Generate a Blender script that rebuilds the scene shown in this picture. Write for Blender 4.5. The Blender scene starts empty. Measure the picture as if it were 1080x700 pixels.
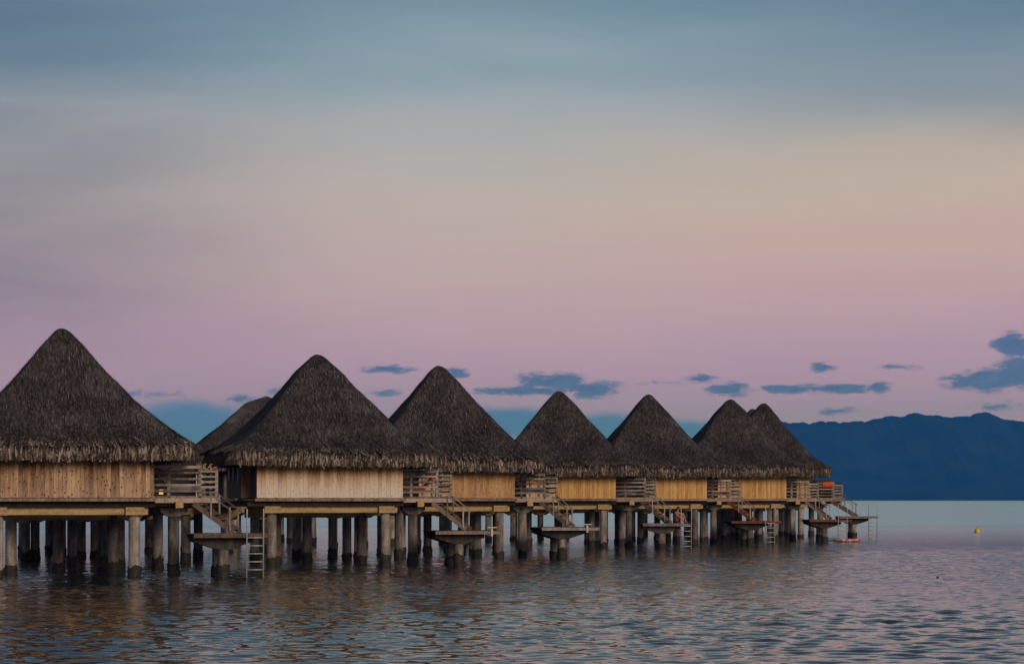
import bpy, math, random
import numpy as np
from mathutils import Vector, Matrix, noise as mnoise

random.seed(7)
R = math.radians
SC = bpy.context.scene
COL = SC.collection
F = 2300.0            # focal length in photo pixels (1080 wide)
CAMZ = 2.6

# ------------------------------------------------------------------ camera
cam = bpy.data.cameras.new('camera')
cam.sensor_width = 36.0
cam.lens = 36.0 * F / 1080.0
cam.shift_y = (527.0 - 350.0) / 1080.0
cam.clip_start = 0.5
cam.clip_end = 60000
camo = bpy.data.objects.new('camera', cam)
COL.objects.link(camo)
camo.location = (0, 0, CAMZ)
camo.rotation_euler = (R(90), 0, 0)
SC.camera = camo

def at(px, D):        # world X of a photo column at depth D
    return (px - 540.0) * D / F

# ------------------------------------------------------------------ render / exposure
SC.render.engine = 'CYCLES'
SC.view_settings.view_transform = 'Standard'
SC.view_settings.look = 'None'
SC.view_settings.exposure = 0.0
SC.view_settings.gamma = 1.0
SC.cycles.use_denoising = True
SC.cycles.max_bounces = 8
SC.cycles.volume_bounces = 0
SC.cycles.sample_clamp_indirect = 4.0

def lin(r, g, b):
    def f(c):
        c /= 255.0
        return c / 12.92 if c <= 0.04045 else ((c + 0.055) / 1.055) ** 2.4
    return (f(r), f(g), f(b), 1.0)

# ------------------------------------------------------------------ node helper
class NT:
    def __init__(self, tree):
        self.t = tree
        tree.nodes.clear()
    def n(self, typ, ins=None, **kw):
        nd = self.t.nodes.new(typ)
        for k, v in kw.items():
            setattr(nd, k, v)
        for k, v in (ins or {}).items():
            s = nd.inputs[k]
            if isinstance(v, bpy.types.NodeSocket):
                self.t.links.new(v, s)
            else:
                s.default_value = v
        return nd
    def math(self, op, a, b=0.0, c=0.0, clamp=False):
        return self.n('ShaderNodeMath', {0: a, 1: b, 2: c}, operation=op, use_clamp=clamp).outputs[0]
    def vmath(self, op, a, b=(0, 0, 0), c=(0, 0, 0)):
        nd = self.n('ShaderNodeVectorMath', {0: a, 1: b}, operation=op)
        if op == 'MULTIPLY_ADD':
            nd.inputs[2].default_value = c
        return nd.outputs['Value'] if op in ('LENGTH', 'DOT_PRODUCT') else nd.outputs[0]
    def noise(self, vec, scale, detail=3.0, rough=0.55, dist=0.0):
        return self.n('ShaderNodeTexNoise', {'Vector': vec, 'Scale': scale, 'Detail': detail,
                                             'Roughness': rough, 'Distortion': dist}).outputs[0]
    def ramp(self, fac, stops, interp='LINEAR'):
        nd = self.n('ShaderNodeValToRGB', {0: fac})
        cr = nd.color_ramp
        cr.interpolation = interp
        while len(cr.elements) > 1:
            cr.elements.remove(cr.elements[-1])
        for i, (p, c) in enumerate(stops):
            e = cr.elements[0] if i == 0 else cr.elements.new(p)
            e.position = p
            e.color = c if len(c) == 4 else (*c, 1.0)
        return nd.outputs[0]
    def mix(self, fac, a, b, blend='MIX'):
        nd = self.n('ShaderNodeMix', {0: fac, 6: a, 7: b}, data_type='RGBA', blend_type=blend)
        return nd.outputs[2]
    def mrange(self, v, a, b, c=0.0, d=1.0, smooth=False):
        nd = self.n('ShaderNodeMapRange', {0: v, 1: a, 2: b, 3: c, 4: d})
        if smooth:
            nd.interpolation_type = 'SMOOTHSTEP'
        return nd.outputs[0]

# ------------------------------------------------------------------ world: dusk sky
SUN_AZ, SUN_EL = R(150), R(22)          # azimuth from +Y towards +X: behind the camera, to the right
world = bpy.data.worlds.new('World')
SC.world = world
world.use_nodes = True
W = NT(world.node_tree)
tc = W.n('ShaderNodeTexCoord').outputs['Generated']
dirn = W.vmath('NORMALIZE', tc)
sep = W.n('ShaderNodeSeparateXYZ', {0: dirn})
az = W.math('ARCTAN2', sep.outputs[0], sep.outputs[1])
el = W.math('ARCSINE', sep.outputs[2])
sky_uv = W.n('ShaderNodeCombineXYZ', {0: az, 1: el, 2: 0.0}).outputs[0]
# thin high veil: slow bands that bend the gradient
veil = W.noise(W.vmath('MULTIPLY', sky_uv, (3.2, 20.0, 1.0)), 1.0, 4.0, 0.5, 0.3)
veil2 = W.noise(W.vmath('MULTIPLY', sky_uv, (7.0, 62.0, 1.0)), 1.0, 4.0, 0.55, 0.5)
elw = W.math('ADD', el, W.math('MULTIPLY', W.math('SUBTRACT', veil, 0.5), 0.075))
elw = W.math('ADD', elw, W.math('MULTIPLY', W.math('SUBTRACT', veil2, 0.5), 0.009))
elw = W.math('ADD', el, W.math('MULTIPLY', W.math('SUBTRACT', elw, el), W.mrange(el, 0.02, 0.12)))
fac = W.math('SQRT', W.math('MAXIMUM', elw, 0.0))
def sp(y):
    return math.sqrt(math.atan((527 - y) / F))
stops = [(0.0, lin(116, 135, 188)), (sp(480), lin(120, 135, 192)), (sp(445), lin(138, 135, 193)),
         (sp(400), lin(165, 142, 197)), (sp(345), lin(180, 154, 188)), (sp(285), lin(187, 167, 182)),
         (sp(215), lin(188, 176, 180)), (sp(160), lin(178, 176, 182)), (sp(105), lin(155, 168, 183)),
         (sp(55), lin(134, 158, 177)), (sp(0), lin(112, 142, 164)), (0.56, lin(108, 127, 146)), (0.68, lin(108, 120, 137)), (1.0, lin(98, 105, 122))]
grad = W.ramp(fac, stops, 'B_SPLINE')
# grey-mauve darkening painted into the left sky for lens falloff, a grey-blue sheet high up to the right with an edge that dips to the left
vn = W.noise(W.vmath('MULTIPLY', sky_uv, (5.0, 26.0, 1.0)), 1.0, 5.0, 0.55, 0.6)
vl = W.math('MULTIPLY', W.mrange(az, -0.03, -0.27, smooth=True), W.mrange(el, 0.03, 0.10, smooth=True))
vl = W.math('MULTIPLY', vl, W.mrange(vn, 0.25, 0.65, 0.45, 0.95))
grad = W.mix(W.math('MULTIPLY', vl, 0.9), grad, W.mix(1.0, grad, (0.36, 0.41, 0.56, 1), 'MULTIPLY'))
edge = W.math('ADD', W.math('SUBTRACT', el, W.math('MULTIPLY', W.math('SUBTRACT', vn, 0.5), 0.035)), W.math('MULTIPLY', az, 0.06))
vr = W.math('MULTIPLY', W.mrange(edge, 0.160, 0.196, smooth=True), W.mrange(az, 0.0, 0.2, smooth=True))
grad = W.mix(W.math('MULTIPLY', vr, 0.8), grad, W.mix(1.0, grad, (0.62, 0.69, 0.77, 1), 'MULTIPLY'))
vw = W.math('MULTIPLY', W.mrange(az, -0.06, 0.16, smooth=True), W.math('MULTIPLY', W.mrange(el, 0.07, 0.12, smooth=True), W.mrange(el, 0.19, 0.15, smooth=True)))
grad = W.mix(vw, grad, W.mix(1.0, grad, (1.08, 1.0, 0.89, 1), 'MULTIPLY'))
# low broken clouds, dusky blue: (photo x, y, half width, half height, strength)
clouds = [(408, 389, 27, 5, .9), (482, 393, 12, 6, .9), (585, 402, 40, 9, 1.0), (560, 412, 55, 5, .95),
          (622, 410, 32, 9, 1.0), (867, 389, 14, 5, .8), (832, 411, 35, 4.5, .95), (880, 411, 55, 5, .95),
          (925, 409, 16, 7, .8), (740, 400, 20, 5, .8), (770, 411, 26, 7, .9), (1040, 404, 40, 11, 1.15),
          (1072, 368, 22, 12, 1.15), (1078, 396, 26, 16, 1.15), (950, 389, 25, 3, .55), (886, 434, 24, 5, .55),
          (195, 452, 75, 26, 1.05), (268, 462, 60, 22, .9), (160, 417, 50, 5, .45), (255, 421, 22, 5, .6),
          (405, 414, 25, 4, .5), (290, 412, 10, 6, .6), (530, 446, 70, 16, 1.0), (640, 452, 60, 15, .95),
          (725, 458, 60, 13, .9), (1060, 430, 36, 6, .5), (700, 404, 30, 3, .4)]
m = None
mb_ = None
for (cx, cy, rx, ry, st) in clouds:
    a0 = math.atan((cx - 540) / F)
    e0 = math.atan((527 - cy) / F)
    v = W.vmath('SUBTRACT', sky_uv, (a0, e0, 0))
    v = W.vmath('MULTIPLY', v, (F / (rx * 1.5), F / (ry * 1.5), 0))
    d = W.math('SUBTRACT', st, W.math('MULTIPLY', W.vmath('LENGTH', v), st))
    if ry > 12.5 and cx < 800:
        mb_ = d if mb_ is None else W.math('MAXIMUM', mb_, d)
    else:
        m = d if m is None else W.math('MAXIMUM', m, d)
# the same kind of small clouds goes on low all round the horizon
far_n = W.noise(W.vmath('MULTIPLY', sky_uv, (14.0, 60.0, 1.0)), 1.0, 3.0, 0.5)
band = W.math('MULTIPLY', W.mrange(el, 0.012, 0.03, smooth=True), W.mrange(el, 0.10, 0.05, smooth=True))
rest = W.math('MULTIPLY', W.math('SUBTRACT', W.math('MULTIPLY', far_n, 2.2), 1.25), band)
outside = W.mrange(W.math('ABSOLUTE', az), 0.245, 0.30, smooth=True)
m = W.math('MAXIMUM', W.math('MAXIMUM', m, 0.0), W.math('MULTIPLY', rest, outside))
puff = W.noise(W.vmath('MULTIPLY', sky_uv, (95.0, 270.0, 1.0)), 1.0, 8.0, 0.68, 0.3)
cm = W.math('ADD', m, W.math('MULTIPLY', W.math('SUBTRACT', puff, 0.53), 2.0))
cm = W.math('MULTIPLY', W.mrange(cm, 0.04, 0.58, smooth=True), W.mrange(m, 0.0, 0.25, smooth=True))
bank = W.math('ADD', mb_, W.math('MULTIPLY', W.math('SUBTRACT', W.noise(W.vmath('MULTIPLY', sky_uv, (45.0, 120.0, 1.0)), 1.0, 4.0, 0.5, 0.4), 0.5), 0.45))
cloud_col = W.mix(W.mrange(puff, 0.3, 0.75), lin(40, 84, 148), lin(74, 106, 166))
grad = W.mix(W.math('MULTIPLY', W.mrange(bank, 0.05, 0.6, smooth=True), 0.92), grad, lin(56, 110, 190))
sky_col = W.mix(W.math('MULTIPLY', cm, 0.93), grad, cloud_col)
nish = W.n('ShaderNodeTexSky', sky_type='NISHITA', sun_disc=False, sun_elevation=SUN_EL, sun_rotation=SUN_AZ)
bg1 = W.n('ShaderNodeBackground', {0: sky_col, 1: 0.96})
bg2 = W.n('ShaderNodeBackground', {0: nish.outputs[0], 1: 0.004})
W.n('ShaderNodeOutputWorld', {0: W.n('ShaderNodeAddShader', {0: bg1.outputs[0], 1: bg2.outputs[0]}).outputs[0]})

# ------------------------------------------------------------------ sun: soft afterglow
sun = bpy.data.lights.new('sun', 'SUN')
sun.energy = 1.9
sun.angle = R(28)
sun.color = (1.0, 0.80, 0.64)
suno = bpy.data.objects.new('sun', sun)
COL.objects.link(suno)
sd = Vector((math.sin(SUN_AZ) * math.cos(SUN_EL), math.cos(SUN_AZ) * math.cos(SUN_EL), math.sin(SUN_EL)))
suno.rotation_euler = sd.to_track_quat('Z', 'Y').to_euler()
suno.location = (20, -20, 30)

# ------------------------------------------------------------------ mesh builder
class MB:
    def __init__(self):
        self.v, self.f, self.uv = [], [], None
    def box(self, x0, x1, y0, y1, z0, z1, M=None):
        b = len(self.v)
        p = [(x0, y0, z0), (x1, y0, z0), (x1, y1, z0), (x0, y1, z0), (x0, y0, z1), (x1, y0, z1), (x1, y1, z1), (x0, y1, z1)]
        if M is not None:
            p = [tuple(M @ Vector(q)) for q in p]
        self.v += p
        self.f += [(b, b+3, b+2, b+1), (b+4, b+5, b+6, b+7), (b, b+1, b+5, b+4), (b+1, b+2, b+6, b+5), (b+2, b+3, b+7, b+6), (b+3, b, b+4, b+7)]
        return self
    def bar(self, A, B, w, h, up=(0, 0, 1)):
        A, B = Vector(A), Vector(B)
        y = (B - A)
        L = y.length
        y.normalize()
        x = y.cross(Vector(up))
        if x.length < 1e-4:
            x = Vector((1, 0, 0))
        x.normalize()
        z = x.cross(y)
        M = Matrix(((x.x, y.x, z.x, A.x), (x.y, y.y, z.y, A.y), (x.z, y.z, z.z, A.z), (0, 0, 0, 1)))
        return self.box(-w/2, w/2, 0, L, -h/2, h/2, M)
    def tube(self, pts, rads, n=12, cap=True):
        pts = [Vector(p) for p in pts]
        rings = []
        for i, p in enumerate(pts):
            t = (pts[min(i+1, len(pts)-1)] - pts[max(i-1, 0)]).normalized()
            x = t.cross(Vector((0, 1, 0)) if abs(t.y) < 0.9 else Vector((1, 0, 0))).normalized()
            y = t.cross(x)
            r = rads if isinstance(rads, (int, float)) else rads[i]
            b = len(self.v)
            for k in range(n):
                a = 2 * math.pi * k / n
                self.v.append(tuple(p + x * (r * math.cos(a)) + y * (r * math.sin(a))))
            rings.append(b)
        for a, b in zip(rings, rings[1:]):
            for k in range(n):
                k2 = (k + 1) % n
                self.f.append((a+k, a+k2, b+k2, b+k))
        if cap:
            self.f.append(tuple(rings[0] + k for k in reversed(range(n))))
            self.f.append(tuple(rings[-1] + k for k in range(n)))
        return self
    def prism(self, prof, y0, y1):      # profile in x,z extruded along y
        b = len(self.v)
        n = len(prof)
        self.v += [(x, y0, z) for x, z in prof] + [(x, y1, z) for x, z in prof]
        self.f.append(tuple(b + k for k in range(n)))
        self.f.append(tuple(b + n + k for k in reversed(range(n))))
        for k in range(n):
            k2 = (k + 1) % n
            self.f.append((b+k2, b+k, b+n+k, b+n+k2))
        return self
    def mesh(self, name, mat, smooth=False, uv=None):
        me = bpy.data.meshes.new(name)
        me.from_pydata(self.v, [], self.f)
        if uv is not None:
            l = me.uv_layers.new(name='UVMap')
            idx = np.empty(len(me.loops), dtype=np.int32)
            me.loops.foreach_get('vertex_index', idx)
            l.data.foreach_set('uv', np.asarray(uv, dtype=np.float32)[idx].ravel())
        if mat is not None:
            me.materials.append(mat)
        if smooth:
            me.shade_smooth()
        me.validate()
        me.update()
        return me

def link(name, me, parent=None, loc=(0, 0, 0), rot=(0, 0, 0), scale=(1, 1, 1)):
    o = bpy.data.objects.new(name, me)
    COL.objects.link(o)
    o.parent = parent
    o.location = loc
    o.rotation_euler = rot
    o.scale = scale
    return o

def tag(o, label=None, cat=None, group=None, kind=None):
    for k, v in (('label', label), ('category', cat), ('group', group), ('kind', kind)):
        if v:
            o[k] = v
    return o

# ------------------------------------------------------------------ materials
def mat(name, build):
    m = bpy.data.materials.new(name)
    m.use_nodes = True
    T = NT(m.node_tree)
    bs = T.n('ShaderNodeBsdfPrincipled')
    T.n('ShaderNodeOutputMaterial', {0: bs.outputs[0]})
    build(T, bs)
    return m

def setp(T, bs, **kw):
    names = {'col': 'Base Color', 'rough': 'Roughness', 'nor': 'Normal', 'spec': 'Specular IOR Level', 'metal': 'Metallic'}
    for k, v in kw.items():
        s = bs.inputs[names[k]]
        if isinstance(v, bpy.types.NodeSocket):
            T.t.links.new(v, s)
        else:
            s.default_value = v

def plank_mat(name, dark, mid, light, bleach=None, knots=0.5, zlo=0.0, zhi=1.35):
    def b(T, bs):
        co = T.n('ShaderNodeTexCoord').outputs['Object']
        rnd = T.n('ShaderNodeObjectInfo').outputs['Random']
        off = T.vmath('ADD', co, T.n('ShaderNodeCombineXYZ', {0: T.math('MULTIPLY', rnd, 37.0), 1: T.math('MULTIPLY', rnd, 11.0), 2: T.math('MULTIPLY', rnd, 23.0)}).outputs[0])
        grain = T.noise(T.vmath('MULTIPLY', off, (30, 30, 1.6)), 1.0, 5, 0.65, 0.6)
        blot = T.noise(T.vmath('MULTIPLY', off, (4, 4, 1.6)), 1.0, 4, 0.6)
        f = T.math('ADD', T.math('MULTIPLY', grain, 0.75), T.math('MULTIPLY', blot, 0.6))
        f = T.math('SUBTRACT', f, 0.15)
        f = T.math('ADD', f, T.math('MULTIPLY', T.math('SUBTRACT', rnd, 0.5), 0.34))
        c = T.ramp(f, [(0.30, dark), (0.52, mid), (0.74, light)])
        if bleach:
            z = T.n('ShaderNodeSeparateXYZ', {0: co}).outputs[2]
            k = T.mrange(T.math('ADD', z, T.math('MULTIPLY', T.math('SUBTRACT', blot, 0.5), 0.55)), zhi, zlo)
            k = T.math('ADD', k, T.math('MULTIPLY', T.math('SUBTRACT', rnd, 0.5), 0.35), clamp=True)
            g = T.mix(grain, bleach[0], bleach[1])
            c = T.mix(T.math('MULTIPLY', k, bleach[2]), c, g)
        if knots:
            vo = T.n('ShaderNodeTexVoronoi', {'Vector': T.vmath('MULTIPLY', off, (9, 9, 6)), 'Scale': 1.0, 'Randomness': 1.0})
            kn = T.math('MULTIPLY', T.mrange(vo.outputs['Distance'], 0.30, 0.12, smooth=True), knots)
            c = T.mix(kn, c, (dark[0]*0.35, dark[1]*0.32, dark[2]*0.32, 1))
        bump = T.n('ShaderNodeBump', {'Strength': 0.5, 'Distance': 0.01, 'Height': grain}).outputs[0]
        setp(T, bs, col=c, rough=0.8, nor=bump, spec=0.2)
    return mat(name, b)

M = {}
M['wall_red'] = plank_mat('weathered_red_brown_planks', (0.085, 0.036, 0.018), (0.37, 0.205, 0.108), (0.66, 0.47, 0.295),
                          ((0.35, 0.235, 0.165, 1), (0.60, 0.46, 0.35, 1), 0.6), 0.9)
M['wall_bleached'] = plank_mat('sun_bleached_planks', (0.20, 0.095, 0.042), (0.50, 0.26, 0.11), (0.62, 0.40, 0.22),
                               ((0.52, 0.44, 0.37, 1), (0.82, 0.73, 0.62, 1), 1.0), 0.4, 0.3, 1.15)
M['wall_orange'] = plank_mat('orange_planks', (0.22, 0.10, 0.04), (0.52, 0.28, 0.12), (0.66, 0.42, 0.22),
                             ((0.40, 0.26, 0.16, 1), (0.56, 0.42, 0.29, 1), 0.4), 0.6)
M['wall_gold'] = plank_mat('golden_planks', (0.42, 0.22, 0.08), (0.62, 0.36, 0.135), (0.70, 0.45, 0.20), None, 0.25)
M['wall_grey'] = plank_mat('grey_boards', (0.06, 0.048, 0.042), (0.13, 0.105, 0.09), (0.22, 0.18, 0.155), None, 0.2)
M['rail_wood'] = plank_mat('silvered_rail_wood', (0.10, 0.083, 0.077), (0.25, 0.215, 0.198), (0.42, 0.37, 0.345), None, 0.3)
M['deck_wood'] = plank_mat('deck_boards', (0.07, 0.046, 0.037), (0.165, 0.118, 0.098), (0.29, 0.22, 0.19), None, 0.2)
M['red_wood'] = plank_mat('red_stained_wood', (0.10, 0.034, 0.022), (0.21, 0.075, 0.045), (0.31, 0.13, 0.08), None, 0.2)
M['dark_wood'] = plank_mat('dark_joist_wood', (0.018, 0.013, 0.012), (0.035, 0.026, 0.023), (0.06, 0.045, 0.04), None, 0.0)  # very dark wood tone for joists, floors and wall cores
M['trim_wood'] = plank_mat('trim_board', (0.16, 0.10, 0.075), (0.32, 0.235, 0.19), (0.47, 0.37, 0.31), None, 0.3)

def m_conc(T, bs):
    co = T.n('ShaderNodeTexCoord').outputs['Object']
    rnd = T.n('ShaderNodeObjectInfo').outputs['Random']
    off = T.vmath('ADD', co, T.n('ShaderNodeCombineXYZ', {0: T.math('MULTIPLY', rnd, 40.0), 1: 0.0, 2: T.math('MULTIPLY', rnd, 17.0)}).outputs[0])
    a = T.noise(T.vmath('MULTIPLY', off, (5, 5, 1.3)), 1.0, 5, 0.6)
    b = T.noise(off, 14.0, 4, 0.6)
    f = T.math('ADD', T.math('MULTIPLY', a, 0.7), T.math('MULTIPLY', b, 0.3))
    c = T.ramp(T.math('ADD', f, T.math('MULTIPLY', T.math('SUBTRACT', rnd, 0.5), 0.26)),
               [(0.30, (0.06, 0.052, 0.047)), (0.5, (0.20, 0.175, 0.158)), (0.70, (0.43, 0.39, 0.355))])
    # formwork rings
    z = T.n('ShaderNodeSeparateXYZ', {0: co}).outputs[2]
    ring = T.math('ABSOLUTE', T.math('SUBTRACT', T.math('FRACT', T.math('MULTIPLY', z, 2.1)), 0.5))
    c = T.mix(T.math('MULTIPLY', T.mrange(ring, 0.04, 0.0), 0.35), c, (0.12, 0.10, 0.08, 1))
    # rust and tide stains climbing from the waterline
    st = T.mrange(T.math('ADD', z, T.math('MULTIPLY', a, 0.8)), 1.1, 0.55)
    c = T.mix(T.math('MULTIPLY', st, 0.55), c, (0.11, 0.075, 0.055, 1))
    bump = T.n('ShaderNodeBump', {'Strength': 0.6, 'Distance': 0.02, 'Height': f}).outputs[0]
    setp(T, bs, col=c, rough=0.85, nor=bump, spec=0.2)
M['concrete'] = mat('weathered_concrete', m_conc)

def m_ochre(T, bs):
    co = T.n('ShaderNodeTexCoord').outputs['Object']
    a = T.noise(T.vmath('MULTIPLY', co, (1.2, 1.2, 5)), 1.0, 5, 0.6)
    b = T.noise(co, 9.0, 4, 0.6)
    c = T.ramp(T.math('ADD', T.math('MULTIPLY', a, 0.6), T.math('MULTIPLY', b, 0.4)),
               [(0.32, (0.20, 0.135, 0.065)), (0.5, (0.42, 0.295, 0.15)), (0.72, (0.55, 0.42, 0.24))])
    bump = T.n('ShaderNodeBump', {'Strength': 0.4, 'Distance': 0.02, 'Height': b}).outputs[0]
    setp(T, bs, col=c, rough=0.8, nor=bump, spec=0.2)
M['ochre'] = mat('ochre_painted_beam', m_ochre)

def m_growth(T, bs):
    co = T.n('ShaderNodeTexCoord').outputs['Object']
    a = T.noise(co, 16.0, 4, 0.7)
    c = T.ramp(a, [(0.35, (0.010, 0.009, 0.008)), (0.58, (0.032, 0.026, 0.02)), (0.72, (0.13, 0.105, 0.085))])
    bump = T.n('ShaderNodeBump', {'Strength': 0.9, 'Distance': 0.04, 'Height': a}).outputs[0]
    setp(T, bs, col=c, rough=0.6, nor=bump, spec=0.35)
M['growth'] = mat('wet_marine_growth', m_growth)

def m_thatch(T, bs):
    uv = T.n('ShaderNodeUVMap').outputs[0]
    co = T.n('ShaderNodeTexCoord').outputs['Object']
    a = T.noise(T.vmath('MULTIPLY', uv, (24, 2.6, 1)), 1.0, 6, 0.7, 0.5)
    b = T.noise(co, 0.8, 4, 0.55)
    f = T.math('ADD', T.math('MULTIPLY', a, 0.72), T.math('MULTIPLY', b, 0.45))
    c = T.ramp(f, [(0.38, (0.013, 0.011, 0.0115)), (0.57, (0.050, 0.045, 0.0475)), (0.76, (0.165, 0.147, 0.15))])
    bump = T.n('ShaderNodeBump', {'Strength': 1.0, 'Distance': 0.07, 'Height': a}).outputs[0]
    setp(T, bs, col=c, rough=0.95, nor=bump, spec=0.08)
M['thatch'] = mat('grey_brown_thatch', m_thatch)

def m_straw(stops):
    def b(T, bs):
        rpi = T.n('ShaderNodeNewGeometry').outputs['Random Per Island']
        co = T.n('ShaderNodeTexCoord').outputs['Object']
        b_ = T.noise(co, 0.9, 3, 0.55)
        c = T.ramp(T.math('ADD', rpi, T.math('MULTIPLY', T.math('SUBTRACT', b_, 0.5), 0.5)), stops)
        setp(T, bs, col=c, rough=0.9, spec=0.1)
    return b
M['straw'] = mat('loose_straw', m_straw([(0.0, (0.012, 0.010, 0.010)), (0.5, (0.047, 0.041, 0.043)), (0.85, (0.108, 0.093, 0.093)), (1.0, (0.27, 0.235, 0.222))]))
M['fringe'] = mat('cut_thatch_fringe', m_straw([(0.0, (0.022, 0.017, 0.015)), (0.4, (0.058, 0.047, 0.042)), (0.75, (0.155, 0.127, 0.109)), (1.0, (0.34, 0.28, 0.237))]))

def flat(name, col, rough=0.6, metal=0.0, var=0.15, sc=12.0):
    def b(T, bs):
        co = T.n('ShaderNodeTexCoord').outputs['Object']
        a = T.noise(co, sc, 4, 0.6)
        lo = tuple(c * (1 - var * 1.6) for c in col)
        hi = tuple(min(1, c * (1 + var)) for c in col)
        setp(T, bs, col=T.ramp(a, [(0.3, lo), (0.7, hi)]), rough=rough, metal=metal)
    return mat(name, b)
M['alu'] = flat('dull_aluminium', (0.46, 0.44, 0.42), 0.45, 0.15)
M['white'] = flat('white_plastic', (0.5, 0.49, 0.47), 0.5)
M['glass'] = flat('dark_window_glass', (0.012, 0.013, 0.016), 0.55)
M['orange_cloth'] = flat('orange_towel', (0.62, 0.12, 0.035), 0.9)
M['lav_cloth'] = flat('lavender_cushion', (0.36, 0.32, 0.42), 0.9)
M['blue_cloth'] = flat('blue_cushion', (0.10, 0.12, 0.23), 0.9)
M['red_cloth'] = flat('red_cushion', (0.36, 0.07, 0.045), 0.9)
M['yellow'] = flat('yellow_buoy', (0.66, 0.47, 0.02), 0.4)
M['black'] = flat('black_rubber', (0.012, 0.012, 0.012), 0.5)
M['teal'] = flat('teal_foam', (0.10, 0.30, 0.30), 0.5)
def m_float(T, bs):
    co = T.n('ShaderNodeTexCoord').outputs['Object']
    x = T.n('ShaderNodeSeparateXYZ', {0: co}).outputs[0]
    s = T.math('SINE', T.math('MULTIPLY', x, 15.0))
    c = T.mix(T.mrange(s, 0.35, 0.55), (0.62, 0.13, 0.30, 1), (0.8, 0.5, 0.09, 1))
    setp(T, bs, col=c, rough=0.35)
M['float'] = mat('pink_yellow_vinyl', m_float)
def m_skin(T, bs):
    setp(T, bs, col=(0.36, 0.15, 0.085, 1), rough=0.55)
M['skin'] = mat('skin', m_skin)
M['hair'] = flat('dark_hair', (0.012, 0.009, 0.008), 0.6)
M['swim'] = flat('dark_red_swimwear', (0.20, 0.018, 0.022), 0.8)
def m_glow(T, bs):
    setp(T, bs, col=(0.9, 0.6, 0.2, 1), rough=0.5)
    bs.inputs['Emission Color'].default_value = (1.0, 0.62, 0.22, 1)
    bs.inputs['Emission Strength'].default_value = 0.7
M['glow'] = mat('lit_lantern_glass', m_glow)

# ------------------------------------------------------------------ water
def m_water(T, bs):
    co = T.n('ShaderNodeNewGeometry').outputs['Position']
    y = T.n('ShaderNodeSeparateXYZ', {0: co}).outputs[1]
    big = T.noise(T.vmath('MULTIPLY', co, (0.006, 0.02, 0.0)), 1.0, 4, 0.55)
    sand = T.math('MULTIPLY', T.mrange(T.math('ADD', y, T.math('MULTIPLY', big, 160.0)), 190, 330, smooth=True), T.mrange(big, 0.22, 0.36))
    c = T.mix(sand, (0.012, 0.020, 0.024, 1), (0.24, 0.64, 0.72, 1))
    n1 = T.noise(T.vmath('MULTIPLY', co, (4.2, 4.6, 1)), 1.0, 3, 0.5)
    n2 = T.noise(T.vmath('MULTIPLY', co, (0.8, 0.9, 1)), 1.0, 3, 0.5)
    h = T.math('ADD', T.math('MULTIPLY', n1, 0.4), T.math('MULTIPLY', n2, 1.0))
    bump = T.n('ShaderNodeBump', {'Strength': 1.0, 'Distance': T.math('MINIMUM', T.mrange(y, 45, 80, 0.010, 0.09), T.mrange(y, 125, 190, 0.09, 0.045)), 'Height': h}).outputs[0]
    setp(T, bs, col=c, rough=T.mrange(y, 95, 225, 0.03, 0.24), nor=bump)
    bs.inputs['IOR'].default_value = 1.33
M['water'] = mat('lagoon_water', m_water)

def build_water():
    rng = np.random.default_rng(3)
    xs_f = np.arange(-30, 30.001, 0.11)
    out = np.array([32, 36, 42, 50, 65, 90, 150, 300, 700, 2000, 6000, 20000], dtype=float)
    xs = np.concatenate([-out[::-1], xs_f, out])
    ys = [28.0]
    while ys[-1] < 165:
        ys.append(ys[-1] * 1.0019)
    ys = np.array(ys)
    ysf = [ys[-1]]
    st = 1.0
    while ysf[-1] < 26000:
        ysf.append(ysf[-1] + st)
        st *= 1.35
    ys = np.concatenate([[-3000, -400, -80, -20, 0, 12, 20, 25], ys, ysf[1:]])
    X, Y = np.meshgrid(xs, ys)
    Z = np.zeros_like(X)
    wx = np.clip((30.5 - np.abs(X)) / 3.0, 0, 1)
    wy = np.clip((Y - 27.0) / 3.0, 0, 1) * np.clip((168 - Y) / 60.0, 0, 1)
    for i in range(74):
        lam = 0.26 * (3.7 ** (i / 73.0)) * rng.uniform(0.92, 1.08)      # 0.36 .. 3.2 m
        th = rng.normal(R(80), R(52))
        k = 2 * math.pi / lam
        slope = 0.0203 * (0.8 + 0.4 * rng.random())
        if lam < 0.8:
            fade = np.clip(1.6 - Y * 0.0019 * 4.0 / lam, 0, 1)
        else:
            fade = np.clip(1.9 - Y * 0.0019 * 4.0 / lam, 0, 1)
        Z += (slope / k) * np.cos(k * (math.cos(th) * X + math.sin(th) * Y) + rng.uniform(0, 6.28)) * fade
    # slow patches of calmer and rougher water
    pat = 0.85 + 0.35 * np.sin(X * 0.13 + 1.1 * np.sin(Y * 0.07) + 0.5) * np.sin(Y * 0.16 + 0.8 * np.sin(X * 0.11))
    Z *= wx * wy * pat
    nx, ny = len(xs), len(ys)
    co = np.stack([X, Y, Z], -1).reshape(-1, 3).astype(np.float32)
    i = np.arange(nx * ny).reshape(ny, nx)
    q = np.stack([i[:-1, :-1], i[:-1, 1:], i[1:, 1:], i[1:, :-1]], -1).reshape(-1, 4)
    me = bpy.data.meshes.new('water')
    me.vertices.add(len(co))
    me.vertices.foreach_set('co', co.ravel())
    me.loops.add(q.size)
    me.loops.foreach_set('vertex_index', q.ravel().astype(np.int32))
    me.polygons.add(len(q))
    me.polygons.foreach_set('loop_start', np.arange(0, q.size, 4, dtype=np.int32))
    me.update(calc_edges=True)
    me.shade_smooth()
    me.materials.append(M['water'])
    tag(link('water', me), 'dark rippled lagoon water reaching out to the horizon', kind='structure')
build_water()

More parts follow.
